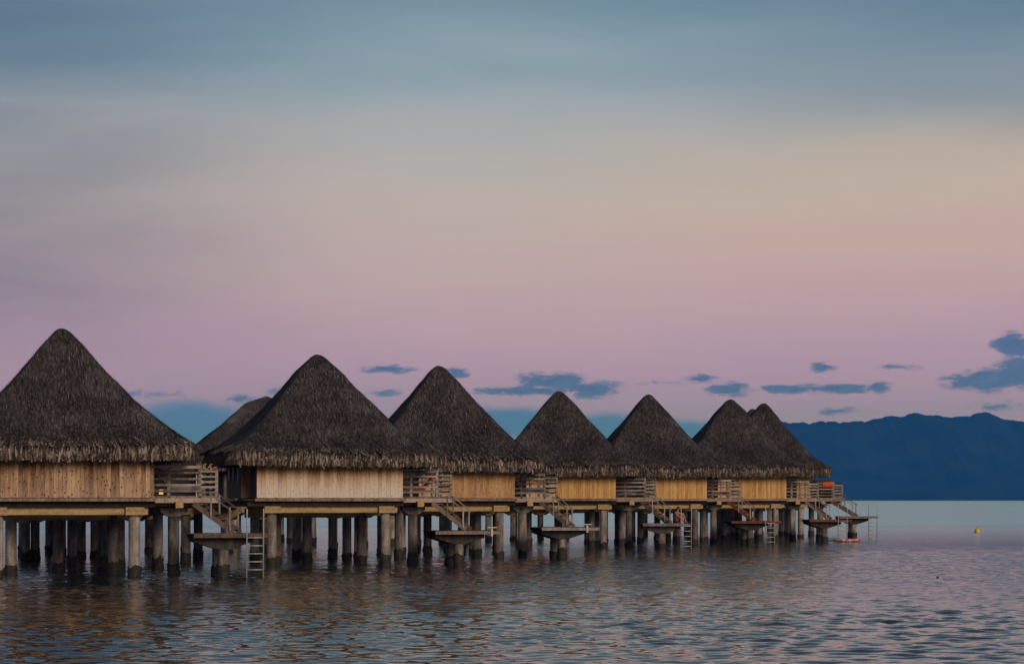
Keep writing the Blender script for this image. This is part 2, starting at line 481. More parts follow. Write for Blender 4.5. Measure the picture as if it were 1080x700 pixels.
# ------------------------------------------------------------------ mountain island far across the water
def m_mount(T, bs):
    co = T.n('ShaderNodeTexCoord').outputs['Object']
    a = T.noise(co, 0.004, 6, 0.6)
    c = T.ramp(a, [(0.35, (0.007, 0.016, 0.010)), (0.65, (0.02, 0.034, 0.02))])
    setp(T, bs, col=c, rough=0.95, spec=0.05)
M['mount'] = mat('forested_slope', m_mount)
MD = 12000.0
def build_mountain():
    ridge = [(690, 500), (730, 476), (775, 455), (800, 448), (823, 444), (835, 444.3), (852, 445), (867, 441.5), (880, 442), (890, 443.5), (907, 443), (920, 440), (940, 436.5),
             (953, 436), (967, 432.7), (980, 435), (1000, 438.3), (1010, 438), (1020, 436.5), (1031, 434.5), (1041.7, 432.4), (1050, 436.5), (1058, 441),
             (1072, 442), (1085, 443), (1120, 438), (1170, 446), (1230, 452), (1300, 470), (1380, 495), (1450, 524)]
    px = np.array([p[0] for p in ridge], float)
    py = np.array([p[1] for p in ridge], float)
    nx, ny = 800, 40
    P = np.linspace(690, 1450, nx)
    Hh = np.interp(P, px, (527 - py)) * MD / F + CAMZ
    mb = MB()
    for j in range(ny):
        v = j / (ny - 1)                  # 0 shore (near) .. ridge at v=.62 .. far side
        y = MD - 1500 + v * 2500
        for i in range(nx):
            x = (P[i] - 540) * MD / F
            f = (v / 0.6) ** 1.15 if v < 0.6 else max(0.0, 1 - (v - 0.6) / 0.4) ** 1.2
            n = mnoise.fractal(Vector((x * 0.0022, y * 0.0007, 3.1)), 0.9, 2.1, 5)
            n2 = mnoise.fractal(Vector((x * 0.016, y * 0.011, 1.1)), 0.75, 2.1, 5)
            mid = 4 * min(f, 1) * (1 - min(f, 1))
            z = Hh[i] * max(0.0, f + 0.11 * n * mid) + n2 * 13 * (0.9 - 0.3 * mid) * min(1, f * 4)
            mb.v.append((x, y, z - 1.0))
    for j in range(ny - 1):
        for i in range(nx - 1):
            a = j * nx + i
            mb.f.append((a, a + 1, a + nx + 1, a + nx))
    tag(link('mountain', mb.mesh('mountain', M['mount'], True)), 'long dark blue mountain ridge across the water on the right', kind='structure')
build_mountain()

# ------------------------------------------------------------------ roof
A_ROOF = 4.3
EAVE = 3.93
FR_TOP = 4.52
APEX = 8.62
PROF_T = np.array([0, .03, .06, .1, .2, .36, .567, .74, .87, .95, 1.0])
PROF_D = np.array([0, .005, .024, .066, .182, .392, .638, .818, .920, .970, 1.0])
PROF_S = np.array([0, .045, .09, .145, .27, .46, .685, .838, .927, .972, 1.0])
def roof_point(phi, t, rx, ry, ridge, seed):
    c, s = math.cos(phi), math.sin(phi)
    n = 3.4 + 12.0 * min(1.0, t * 2.4)
    r = 1.0 / ((abs(c) ** n + abs(s) ** n) ** (1.0 / n))
    x = r * c * t * (rx - ridge)
    y = r * s * t * ry
    x += ridge * max(-1.0, min(1.0, c * r * 1.4)) * min(1.0, t * 12)
    d = float(np.interp(t, PROF_T, PROF_S if ridge else PROF_D))
    z = APEX - d * (APEX - FR_TOP)
    w = mnoise.fractal(Vector((x * 0.55 + seed, y * 0.55, z * 0.55)), 0.9, 2.0, 4) * 0.085
    return Vector((x, y, z + w))

def make_roof(rx, ry, ridge, seed):
    rnd = random.Random(seed)
    NP, NL = 192, 44
    mb, uv = MB(), []
    ts = [((i / (NL - 1)) ** 1.15) for i in range(NL)]
    rows = []
    for t in ts:
        row = []
        for k in range(NP):
            phi = 2 * math.pi * k / NP
            p = roof_point(phi, max(t, 0.004), rx, ry, ridge, seed)
            row.append(len(mb.v))
            mb.v.append(tuple(p))
            uv.append((p.y if abs(p.x) / rx > abs(p.y) / ry else p.x, t * 6.5))
        rows.append(row)
    for (ins, z) in ((0.02, FR_TOP - 0.18), (0.06, EAVE + 0.12), (0.5, EAVE + 0.16), (1.6, EAVE + 0.9)):
        row = []
        for k in range(NP):
            phi = 2 * math.pi * k / NP
            p = roof_point(phi, 1.0, rx, ry, ridge, seed)
            h = Vector((p.x, p.y, 0))
            h *= (h.length - ins) / h.length
            row.append(len(mb.v))
            mb.v.append((h.x, h.y, z))
            uv.append((p.y if abs(p.x) / rx > abs(p.y) / ry else p.x, 6.5 + ins))
        rows.append(row)
    for a, b in zip(rows, rows[1:]):
        for k in range(NP):
            k2 = (k + 1) % NP
            mb.f.append((a[k], b[k], b[k2], a[k2]))
    mb.f.append(tuple(rows[0]))
    shell = mb.mesh('roof', M['thatch'], True, uv)
    # loose straw lying down the slope
    sb = MB()
    for i in range(20000):
        phi = rnd.uniform(0, 2 * math.pi)
        t = math.sqrt(rnd.uniform(0.0004, 0.98))
        p = roof_point(phi, t, rx, ry, ridge, seed)
        q = roof_point(phi, min(1.0, t + 0.03), rx, ry, ridge, seed)
        dn = (q - p)
        if abs(p.x) / rx > abs(p.y) / ry:           # straight down its own roof face
            dn.y = 0
        else:
            dn.x = 0
        dn.normalize()
        side = dn.cross(Vector((p.x, 0, 2.5) if abs(p.x) / rx > abs(p.y) / ry else (0, p.y, 2.5))).normalized()
        nrm = side.cross(dn).normalized()
        if nrm.z < 0:
            nrm = -nrm
        dn = (dn + side * rnd.gauss(0, 0.16)).normalized()
        L = rnd.uniform(0.10, 0.28)
        w = rnd.uniform(0.005, 0.013)
        b = len(sb.v)
        base = p + nrm * 0.012
        tip = p + dn * L + nrm * rnd.uniform(0.02, 0.075)
        sb.v += [tuple(base - side * w), tuple(base + side * w), tuple(tip + side * w * 0.4), tuple(tip - side * w * 0.4)]
        sb.f.append((b, b + 1, b + 2, b + 3))
    straw = sb.mesh('thatch_straw', M['straw'])
    # ragged hanging fringe along the eave
    fb = MB()
    per = 2 * math.pi
    for layer in range(4):
        N = 1250
        for i in range(N):
            phi = per * (i + rnd.random()) / N
            p = roof_point(phi, 1.0, rx, ry, ridge, seed)
            p2 = roof_point(phi + 0.01, 1.0, rx, ry, ridge, seed)
            tan = Vector((p2.x - p.x, p2.y - p.y, 0)).normalized()
            out = Vector((tan.y, -tan.x, 0))
            zt = FR_TOP + 0.05 - layer * 0.07 - abs(rnd.gauss(0, 0.09))
            zb = EAVE + rnd.gauss(0.01, 0.024) + (0.14 if rnd.random() < 0.06 else 0)
            if rnd.random() < 0.05:
                zb -= 0.08
            w = rnd.uniform(0.012, 0.036)
            o0 = 0.005 + layer * 0.012 + rnd.uniform(0, 0.02)
            o1 = -0.02 + layer * 0.012 + rnd.gauss(0, 0.028)
            sk = rnd.gauss(0, 0.055)
            a = Vector((p.x, p.y, zt)) + out * (o0 - 0.04)
            mid = Vector((p.x, p.y, zt * 0.5 + zb * 0.5)) + out * (o0 + 0.02) + tan * sk * 0.4
            c = Vector((p.x, p.y, zb)) + out * o1 + tan * sk
            b = len(fb.v)
            fb.v += [tuple(a - tan * w), tuple(a + tan * w), tuple(mid + tan * w), tuple(c + tan * w * 0.8), tuple(c - tan * w * 0.8), tuple(mid - tan * w)]
            fb.f += [(b, b + 1, b + 2, b + 5), (b + 5, b + 2, b + 3, b + 4)]
    for i in range(2600):                 # upper ends of the fringe lying on the slope
        phi = rnd.uniform(0, per)
        t0 = 1.0 - abs(rnd.gauss(0, 0.035)) - 0.004
        p = roof_point(phi, t0, rx, ry, ridge, seed)
        q = roof_point(phi, min(1.0, t0 + 0.05), rx, ry, ridge, seed)
        dn = (q - p).normalized() if (q - p).length > 1e-4 else Vector((0, 0, -1))
        side = dn.cross(Vector((p.x, p.y, 2.5))).normalized()
        L = rnd.uniform(0.15, 0.4)
        w = rnd.uniform(0.01, 0.026)
        a = p + Vector((0, 0, 0.02))
        c = p + dn * L + side * rnd.gauss(0, 0.05) + Vector((0, 0, rnd.uniform(-0.02, 0.05)))
        b = len(fb.v)
        fb.v += [tuple(a - side * w * 0.5), tuple(a + side * w * 0.5), tuple(c + side * w), tuple(c - side * w)]
        fb.f.append((b, b + 1, b + 2, b + 3))
    fringe = fb.mesh('thatch_fringe', M['fringe'])
    return shell, straw, fringe
ROOFS = [make_roof(A_ROOF, A_ROOF, 0.0, 11), make_roof(A_ROOF, A_ROOF, 0.0, 29)]
ROOF_LONG = make_roof(6.2, 4.6, 0.85, 47)

# ------------------------------------------------------------------ shared small meshes
def column_mesh(name, r, z0, z1, seed):
    mb = MB()
    pts = [(0, 0, z0 + (z1 - z0) * i / 8) for i in range(9)]
    rad = [r * (1 + 0.012 * math.sin(i * 2.1 + seed)) for i in range(9)]
    mb.tube(pts, rad, 18)
    return mb.mesh(name, M['concrete'], True)
def growth_mesh(r, seed):
    rnd = random.Random(seed)
    mb = MB()
    zs = [-0.6, -0.1, 0.08, 0.2, 0.3, 0.36]
    mb.tube([(0, 0, z) for z in zs], [r * rnd.uniform(1.06, 1.16) for z in zs[:-1]] + [r * 1.01], 16)
    mb.v = [(x + rnd.gauss(0, .012), y + rnd.gauss(0, .012), z + (rnd.gauss(0, .05) if z > .25 else 0)) for x, y, z in mb.v]
    return mb.mesh('marine_growth', M['growth'], True)
COLUMN = [column_mesh('column', 0.196, -0.8, 2.085, s) for s in range(3)]
COLUMN_S = [column_mesh('column', 0.19, -0.8, 1.05, s) for s in range(2)]
GROWTH = [growth_mesh(0.205, s) for s in range(4)]
def add_column(parent, x, y, short=False, i=0):
    c = link('column', (COLUMN_S if short else COLUMN)[i % 2], parent, (x, y, 0), (0, 0, i * 1.3))
    link('marine_growth', GROWTH[i % 4], c, (0, 0, 0), (0, 0, i * 0.7), (1, 1, 1 + 0.25 * math.sin(i * 1.9)))
    return c
CAP = MB().box(-0.31, 0.31, -0.31, 0.31, 2.09, 2.352).mesh('column_cap', M['ochre'])
HAUNCH = MB().prism([(-0.22, 2.02), (0.22, 2.02), (0.48, 2.20), (0.48, 2.33), (-0.48, 2.33), (-0.48, 2.20)], -0.2, 0.2).mesh('haunch', M['concrete'])
T_HAUNCH = MB().prism([(-0.26, 1.62), (0.26, 1.62), (0.95, 1.98), (0.95, 2.24), (-0.95, 2.24), (-0.95, 1.98)], -0.24, 0.24).mesh('haunch', M['ochre'])

def plank_meshes(name, w, h, m, th=0.03, n=3):
    out = []
    for s in range(n):
        rnd = random.Random(s * 13 + int(w * 1000))
        mb = MB().box(-w/2 + 0.0035, w/2 - 0.0035, -th, 0, 0, h)
        mb.v = [(x + rnd.uniform(-.003, .003), y + (rnd.uniform(-.008, .004) if y < 0 else 0), z) for x, y, z in mb.v]
        # tiny edge bevel on the outward face
        out.append(mb.mesh(name, m))
    return out
PL_CACHE = {}
def plank(w, h, mk):
    k = (round(w, 3), round(h, 2), mk)
    if k not in PL_CACHE:
        PL_CACHE[k] = plank_meshes('plank', w, h, M[mk])
    return PL_CACHE[k]

FLOOR_Z = 2.55
WALL_Z0, WALL_Z1 = 2.68, 4.25

def wall_run(parent, A, B, w, mk, rnd):
    """planks side by side from A to B (local xy), outward side to the right of A->B"""
    A, B = Vector((*A, 0)), Vector((*B, 0))
    L = (B - A).length
    n = max(1, round(L / w))
    w = L / n
    d = (B - A).normalized()
    ang = math.atan2(d.y, d.x)
    pm = plank(w, WALL_Z1 - WALL_Z0, mk)
    for i in range(n):
        p = A + d * (w * (i + 0.5))
        o = Vector((d.y, -d.x, 0)) * rnd.uniform(0.0, 0.016)
        link('plank', pm[i % 3], parent, (p.x + o.x, p.y + o.y, WALL_Z0 + rnd.uniform(-0.004, 0.006)), (0, 0, ang))

WALL_CORE = MB().box(-3.22, 2.84, -1.55, 3.36, WALL_Z0 - 0.02, WALL_Z1).mesh('wall', M['dark_wood'])
BAY_CORE = MB().box(-2.86, 2.86, -3.46, -1.56, WALL_Z0 - 0.02, WALL_Z1).mesh('bay_wall', M['dark_wood'])
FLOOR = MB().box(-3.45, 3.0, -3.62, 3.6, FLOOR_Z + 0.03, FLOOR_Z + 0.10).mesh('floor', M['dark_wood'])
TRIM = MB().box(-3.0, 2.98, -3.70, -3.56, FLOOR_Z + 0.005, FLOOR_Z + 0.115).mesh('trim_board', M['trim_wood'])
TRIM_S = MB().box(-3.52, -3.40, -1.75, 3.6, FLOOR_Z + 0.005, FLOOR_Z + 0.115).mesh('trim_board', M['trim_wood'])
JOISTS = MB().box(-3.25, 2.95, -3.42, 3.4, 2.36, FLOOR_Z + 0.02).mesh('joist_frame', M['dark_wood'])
FBEAM = MB().box(-2.62, 2.72, -3.27, -2.97, 2.10, 2.357).mesh('beam', M['ochre'])
SBEAM = MB().box(-0.15, 0.15, -2.9, 3.3, 2.12, 2.355).mesh('beam', M['ochre'])
BBEAM = MB().box(-2.62, 2.72, -0.15, 0.15, 1.96, 2.35).mesh('beam', M['ochre'])
DBEAM = MB().box(-0.13, 0.13, -1.85, 6.2, 2.33, 2.555).mesh('deck_beam', M['ochre'])
WIN_F = MB().box(-0.035, 0.0, -0.5, 0.5, 0, 0.07).box(-0.035, 0.0, -0.5, 0.5, 0.55, 0.62).box(-0.035, 0, -0.5, -0.43, 0.07, 0.55).box(-0.035, 0, 0.43, 0.5, 0.07, 0.55).mesh('window', M['wall_grey'])
WIN_P = MB().box(-0.012, -0.002, -0.43, 0.43, 0.07, 0.55).mesh('pane', M['glass'])
POST = MB().box(-0.05, 0.05, -0.05, 0.05, 0, 1.15).mesh('post', M['rail_wood'])
POST_L = MB().box(-0.05, 0.05, -0.05, 0.05, 0, 0.98).mesh('post', M['rail_wood'])
RAILC = {}
def rail(parent, A, B, z, h, mk='rail_wood', th=0.035):
    L = round((Vector(B) - Vector(A)).length, 2)
    k = (L, h, mk)
    if k not in RAILC:
        RAILC[k] = MB().box(0, L, -th/2, th/2, -h/2, h/2).mesh('rail', M[mk])
    ang = math.atan2(B[1] - A[1], B[0] - A[0])
    link('rail', RAILC[k], parent, (A[0], A[1], z), (0, 0, ang))

def make_bungalow(px, D, theta, label, wallmat, pw, apex_px, eave_px, roof_i=0, group='thatched bungalows in the front row', deck=True, zoff=0.0, long=False):
    rnd = random.Random(int(px * 7))
    X = at(px, D)
    t = link('overwater_bungalow', None, None, (X, D, zoff), (0, 0, R(theta)))
    tag(t, label, 'bungalow', group)
    # roof: eave and apex heights from the photo
    za = CAMZ + (527 - apex_px) * D / F - zoff
    ze = CAMZ + (527 - eave_px) * (D - A_ROOF) / F - zoff
    sz = (za - ze) / (APEX - EAVE)
    sh, st, fr = ROOF_LONG if long else ROOFS[roof_i % 2]
    rr = 0 if long else (roof_i // 2) * math.pi / 2
    rf = link('roof', sh, t, (rnd.uniform(-.05, .05), 0, ze - EAVE * sz), (R(rnd.uniform(-.5, .5)), R(rnd.uniform(-.6, .6)), rr + R(rnd.uniform(-1.5, 1.5))), (rnd.uniform(.975, .99), rnd.uniform(.975, .995), sz))
    tag(link('thatch_straw', st, rf), kind='stuff')
    tag(link('thatch_fringe', fr, rf), kind='stuff')
    # walls
    w = link('wall', WALL_CORE, t)
    bw = link('bay_wall', BAY_CORE, t)
    wall_run(bw, (-2.90, -3.47), (2.90, -3.47), pw, wallmat, rnd)
    wall_run(w, (-3.28, -1.56), (-2.89, -1.56), 0.19, 'wall_orange' if wallmat != 'wall_gold' else wallmat, rnd)
    wall_run(bw, (-2.87, -1.62), (-2.87, -3.46), 0.31, 'wall_grey', rnd)  # side facing left: its shade is put into the darker board colour
    wall_run(bw, (2.87, -3.46), (2.87, -1.58), 0.31, wallmat, rnd)
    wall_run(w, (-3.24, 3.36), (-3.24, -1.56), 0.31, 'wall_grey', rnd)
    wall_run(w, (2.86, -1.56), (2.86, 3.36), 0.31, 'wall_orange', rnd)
    for wy in (-0.7, 1.0, 2.5):
        wf = link('window', WIN_F, w, (-3.285, wy, 3.35))
        link('pane', WIN_P, wf)
    # floor, joists, beams, columns
    link('floor', FLOOR, t)
    link('trim_board', TRIM, t)
    link('trim_board', TRIM_S, t)
    link('joist_frame', JOISTS, t)
    link('beam', FBEAM, t)
    link('beam', BBEAM, t, (0, -0.6, 0))
    link('beam', BBEAM, t, (0, 2.6, -0.1))
    link('beam', SBEAM, t, (-1.1, 0, -0.012))
    link('beam', SBEAM, t, (1.1, 0, -0.012))
    k = int(px)
    for j, (cx, cy) in enumerate(((-2.27, -3.12), (2.27, -3.12), (1.75, -0.6), (-1.75, -0.6), (-2.2, 2.6), (2.2, 2.6))):
        add_column(t, cx, cy, False, k + j)
        link('column_cap', CAP, t, (cx, cy, 0))
    for j, (cx, cy) in enumerate(((0.3, 7.6), (2.0, 8.2), (2.1, 5.0), (0.0, 2.6))):
        add_column(t, cx, cy, False, k + 7 + j)
    link('access_bridge', MB().box(0.1, 2.3, 3.62, 11.5, 2.40, 2.56).mesh('access_bridge', M['dark_wood']), t)
    link('beam', MB().box(-0.1, 2.5, 7.55, 7.85, 2.09, 2.395).mesh('beam', M['ochre']), t)
    if not deck:
        return t
    # side deck with slatted railing
    dk = link('deck', MB().box(3.02, 5.25, -1.95, 5.6, FLOOR_Z + 0.02, FLOOR_Z + 0.10).mesh('deck', M['deck_wood']), t)
    link('edge_board', MB().box(2.99, 5.3, -2.03, -1.96, FLOOR_Z - 0.05, FLOOR_Z + 0.115).mesh('edge_board', M['trim_wood']), dk)
    link('joist_frame', MB().box(3.04, 5.15, -1.8, 5.5, 2.39, FLOOR_Z + 0.015).mesh('joist_frame', M['dark_wood']), t)
    for j, cy in enumerate((-1.0, 4.9)):
        add_column(t, 3.8, cy, False, k + 11 + j)
        link('haunch', HAUNCH, t, (3.8, cy, 0))
    link('deck_beam', DBEAM, t, (3.88, -0.45, -0.003))
    link('deck_beam', DBEAM, t, (4.95, 0.9, -0.008))
    rl = link('railing', MB().box(3.0, 5.2, -1.95, -1.90, FLOOR_Z + 0.11, FLOOR_Z + 0.19).mesh('railing', M['rail_wood']), t)
    zb = FLOOR_Z + 0.1
    for cx in (3.55, 4.62):
        link('post', POST, rl, (cx, -1.90, zb))
    link('post', POST_L, rl, (5.2, -1.90, zb))
    for i, z in enumerate((0.26, 0.47, 0.68, 0.90, 1.09)):
        rail(rl, (2.98, -1.97 + rnd.uniform(-.006, .006)), (4.62, -1.97), zb + z, 0.075 if i < 4 else 0.1)
    for z in (0.22, 0.40, 0.58, 0.76, 0.94):
        rail(rl, (4.64, -1.965), (5.24, -1.965), zb + z, 0.07)
    for cy in (-0.1, 1.8, 3.7, 5.55):
        link('post', POST, rl, (5.2, cy, zb))
    for z in (0.28, 0.5, 0.72, 0.93, 1.09):
        rail(rl, (5.2, -1.9), (5.2, 5.6), zb + z, 0.075)
    sc = link('dark_backing', MB().box(3.0, 5.2, 4.62, 4.68, FLOOR_Z + 0.11, FLOOR_Z + 1.5).mesh('dark_backing', M['dark_wood']), t)  # added dark panel so the gaps in the railing look dark
    sm = plank(0.16, 2.2, 'dark_wood')
    for i in range(8):
        link('slat', sm[i % 3], sc, (3.0, 4.6, FLOOR_Z + 0.2 + 0.172 * i), (0, R(90), 0))
    return t

G = 'thatched bungalows in the front row'
B = {}
B[1] = make_bungalow(65, 76.6, 14.5, 'largest thatched bungalow at left with reddish brown plank wall, cut off by the frame', 'wall_red', 0.145, 348, 484, 0)
B[2] = make_bungalow(334, 89.2, 14, 'thatched bungalow with plank wall bleached pale grey along its bottom', 'wall_bleached', 0.165, 373, 491, 1)
B[3] = make_bungalow(461, 100.3, 12, 'thatched bungalow with streaky orange plank wall, third from the left', 'wall_orange', 0.145, 387, 496.4, 2)
B[4] = make_bungalow(590, 121.5, 1, 'thatched bungalow with clean golden wall, just right of the streaky orange one', 'wall_gold', 0.125, 412, 502, 3)
B[5] = make_bungalow(683, 130.3, 6, 'thatched bungalow with golden wall above the platform where a person sits', 'wall_gold', 0.125, 417, 502.4, 4)
B[6] = make_bungalow(770.5, 139, 4, 'golden walled thatched bungalow last but one on the right', 'wall_gold', 0.125, 420.5, 502.3, 5)
B[7] = make_bungalow(805, 150.5, -2, 'farthest thatched bungalow at the right end, its deck rail carrying an orange towel', 'wall_gold', 0.145, 426, 502.0, 6)
make_bungalow(793, 163, -2, 'bungalow hidden behind the last two roofs, only its dark roof tip showing', 'wall_gold', 0.3, 430.5, 503, 1, 'bungalows behind the front row', deck=False)
make_bungalow(281, 128, 14, 'bungalow with flat ridged thatch roof behind the second bungalow from left', 'wall_grey', 0.3, 417.5, 497, 0, 'bungalows behind the front row', deck=False, long=True)

# ------------------------------------------------------------------ boardwalk behind the row
def build_boardwalk():
    path = [(-30, 79), (-25.5, 87), (-20.2, 96), (-14.8, 106.5), (-8.8, 118.5), (-0.8, 137), (4.5, 147.5), (10.5, 157.5), (15.5, 167.5), (17.5, 176)]
    t = link('boardwalk', None, None, (*path[2], 0))
    tag(t, 'dark timber boardwalk on flared concrete columns behind the bungalows', 'boardwalk')
    o = Vector((*path[2], 0))
    i = 0
    for a, b in zip(path, path[1:]):
        A, Bv = Vector((*a, 0)) - o, Vector((*b, 0)) - o
        d = (Bv - A)
        L = d.length
        ang = math.atan2(d.y, d.x)
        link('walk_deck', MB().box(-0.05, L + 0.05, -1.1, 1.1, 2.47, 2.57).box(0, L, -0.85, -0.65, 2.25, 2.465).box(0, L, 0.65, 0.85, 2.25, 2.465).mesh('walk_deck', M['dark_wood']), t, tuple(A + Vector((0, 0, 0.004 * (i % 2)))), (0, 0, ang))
        n = max(1, round(L / 3.6))
        for k in range(n):
            p = A + d * ((k + 0.5) / n)
            add_column(t, p.x, p.y, False, i)
            link('haunch', T_HAUNCH, t, (p.x, p.y, 0), (0, 0, ang + math.pi / 2))
            i += 1
build_boardwalk()

# ------------------------------------------------------------------ service deck behind the left bungalow
def build_service_deck():
    spots = [(24, 586, 0), (37, 590, 1), (52, 584, 0), (65, 587, 0), (76, 594.5, 0), (100, 588, 1), (109, 584, 0), (157, 583, 1), (166, 586, 0), (196, 593, 0), (209, 590, 0)]
    o = Vector((at(76, 90), 95, 0))
    t = link('service_deck', None, None, tuple(o))
    tag(t, 'dark rear deck on ochre capped columns seen below the left bungalow', 'deck')
    mb = MB()
    poly = [(at(10, 92), 92), (at(70, 87), 87), (at(215, 91), 91), (at(212, 98), 98), (at(150, 108), 108), (at(10, 106), 106)]
    n = len(poly)
    for z in (2.27, 2.44):
        mb.v += [(x - o.x, y - o.y, z) for x, y in poly]
    mb.f = [tuple(reversed(range(n))), tuple(n + k for k in range(n))] + [(k, (k + 1) % n, n + (k + 1) % n, n + k) for k in range(n)]
    link('floor', mb.mesh('floor', M['dark_wood']), t)
    for i, (px, by, capd) in enumerate(spots):
        D = CAMZ * F / (by - 527)
        p = Vector((at(px, D), D, 0)) - o
        add_column(t, p.x, p.y, False, i * 3 + 1)
        if capd:
            link('haunch', T_HAUNCH, t, (p.x, p.y, 0.02), (0, 0, R(12)))
        else:
            link('column_cap', CAP, t, (p.x, p.y, -0.1))
build_service_deck()

# ------------------------------------------------------------------ swim platforms with stairs and ladder
M['dark_conc'] = plank_mat('dark_concrete', (0.024, 0.021, 0.019), (0.06, 0.052, 0.045), (0.13, 0.113, 0.098), None, 0.2)  # darker concrete tone for the platform haunches
PLAT_Z = 1.38
P_PLANK = {mk: plank_meshes('plank', 0.14, 2.6, M[mk]) for mk in ('deck_wood', 'red_wood', 'rail_wood')}
RUNG = MB().tube([(-0.27, 0, 0), (0.27, 0, 0)], 0.02, 8).mesh('rung', M['alu'], True)
def ladder_rail():
    mb = MB()
    mb.tube([(0, 0.03, 0.84), (0, 0.015, 0.8), (0, 0, 0.7), (0, 0, -1.85)], 0.024, 8)
    return mb.mesh('side_rail', M['alu'], True)
SIDE_RAIL = ladder_rail()
STEP = MB().box(-0.305, 0.305, -0.12, 0.12, -0.02, 0.02).mesh('step', M['deck_wood'])
P_HAUNCH = MB().prism([(-0.22, 0.86), (0.22, 0.86), (1.0, 1.11), (1.0, 1.245), (-1.0, 1.245), (-1.0, 1.11)], -0.2, 0.2).mesh('haunch', M['dark_conc'])
BRACKET = MB().box(-0.04, 0.04, -0.03, 0.03, -0.22, 0.12).box(-0.2, 0.2, -0.06, 0.06, 0.121, 0.16).mesh('mooring_bracket', M['white'])

def make_platform(b, label, mk='deck_wood', ladder=None, bracket=None, brace=None, dx=0.0, dy=0.0, stairmk='deck_wood', z=PLAT_Z, wd=2.6):
    """platform in the frame of bungalow b; its near-left corner sits in front of the side deck"""
    Mw = Matrix.Translation(b.location) @ Matrix.Rotation(b.rotation_euler.z, 4, 'Z')
    base = Mw @ Vector((5.25 + dx, -3.5 + dy, 0))
    t = link('swim_platform', None, None, (base.x, base.y, 0), (0, 0, b.rotation_euler.z))
    tag(t, label, 'platform', 'swim platforms below the decks')
    x0, x1, y0, y1 = -wd / 2, wd / 2, -1.3, 1.3
    fr = link('platform_frame', MB().box(x0 + 0.04, x1 - 0.04, y0 + 0.06, y1 - 0.06, z - 0.14, z - 0.035).mesh('platform_frame', M['dark_wood']), t)
    link('edge_board', MB().box(x0, x1, y0 - 0.035, y0 + 0.02, z - 0.13, z - 0.012).mesh('edge_board', M[mk]), fr)
    n = round(wd / 0.14)
    for i in range(n):
        link('plank', P_PLANK[mk][i % 3], fr, (x0 + 0.07 + i * 0.14, y0, z - 0.03 + random.uniform(-.004, .006)), (R(-90), 0, 0))
    for j, cy in enumerate((-0.75, 0.8)):
        add_column(t, -0.25, cy, True, int(base.y) + j)
        link('haunch', P_HAUNCH, t, (-0.25, cy, z - PLAT_Z))
    # staircase from the deck (local of platform: deck front edge at y = +1.5)
    s = link('staircase', None, t, (0, 0, 0))
    top = Vector((-0.72 - dx, 1.5 - dy, FLOOR_Z + 0.0))
    bot = Vector((0.50 - dx * 0.6, 0.75, z))
    d = bot - top
    hd = Vector((d.x, d.y, 0)).normalized()
    sd_ = Vector((-hd.y, hd.x, 0))
    ang = math.atan2(hd.y, hd.x)
    for sgn in (-1, 1):
        o = sd_ * (0.33 * sgn)
        link('stringer', MB().bar(top + o - Vector((0, 0, .08)), bot + o + Vector((0, 0, .02)), 0.045, 0.17).mesh('stringer', M[stairmk]), s)
        h = Vector((0, 0, 0.72))
        link('handrail', MB().bar(top + o * 1.1 + d * 0.42 + h, bot + o * 1.1 + h - d * 0.02, 0.035, 0.04).mesh('handrail', M['rail_wood']), s)
        link('post', MB().box(-0.028, 0.028, -0.028, 0.028, 0, 0.8).mesh('post', M['rail_wood']), s, tuple(bot + o * 1.1 - d * 0.08))
        link('post', MB().box(-0.028, 0.028, -0.028, 0.028, 0, 0.86).mesh('post', M['rail_wood']), s, tuple(top + o * 1.1 + d * 0.45 + Vector((0, 0, -0.14))))
    for i in range(6):
        link('step', STEP, s, tuple(top + d * ((i + 0.6) / 6.4)), (0, 0, ang + math.pi / 2))
    if ladder is not None:
        l = link('ladder', None, t, (ladder, y0 - 0.07, z))
        for sx in (-0.28, 0.28):
            link('side_rail', SIDE_RAIL, l, (sx, 0, 0), (R(3), 0, 0))
        for i in range(6):
            link('rung', RUNG, l, (0, 0.01 + 0.0135 * (i + 1), -0.02 - 0.27 * (i + 0.4)))
    if bracket is not None:
        link('mooring_bracket', BRACKET, t, (bracket, y0 - 0.075, z))
    return t
PL = {}
PL[1] = make_platform(B[1], 'swim platform with tall ladder beside the reddish brown bungalow', 'deck_wood', ladder=0.75, dx=0.15, z=1.46)
PL[2] = make_platform(B[2], 'swim platform in front of the streaky orange bungalow, white bracket on its edge', 'deck_wood', bracket=0.95)
PL[3] = make_platform(B[3], 'swim platform with white bracket in front of the first golden bungalow', 'rail_wood', bracket=0.75, dx=-0.1)
PL[4] = make_platform(B[4], 'swim platform where a person sits beside the ladder', 'rail_wood', ladder=1.0, dx=0.35, z=1.33)
PL[5] = make_platform(B[5], 'swim platform with reddish boards and ladder below the second last golden wall', 'red_wood', ladder=0.8, stairmk='red_wood', dx=0.3, wd=2.9)
PL[6] = make_platform(B[6], 'swim platform with pinkish edge above the floating pink raft', 'red_wood', ladder=0.75, stairmk='deck_wood', dx=0.15)
PL[7] = make_platform(B[7], 'last swim platform at the right end, its ladder against open water', 'deck_wood', ladder=0.95, z=1.5, dx=0.7)

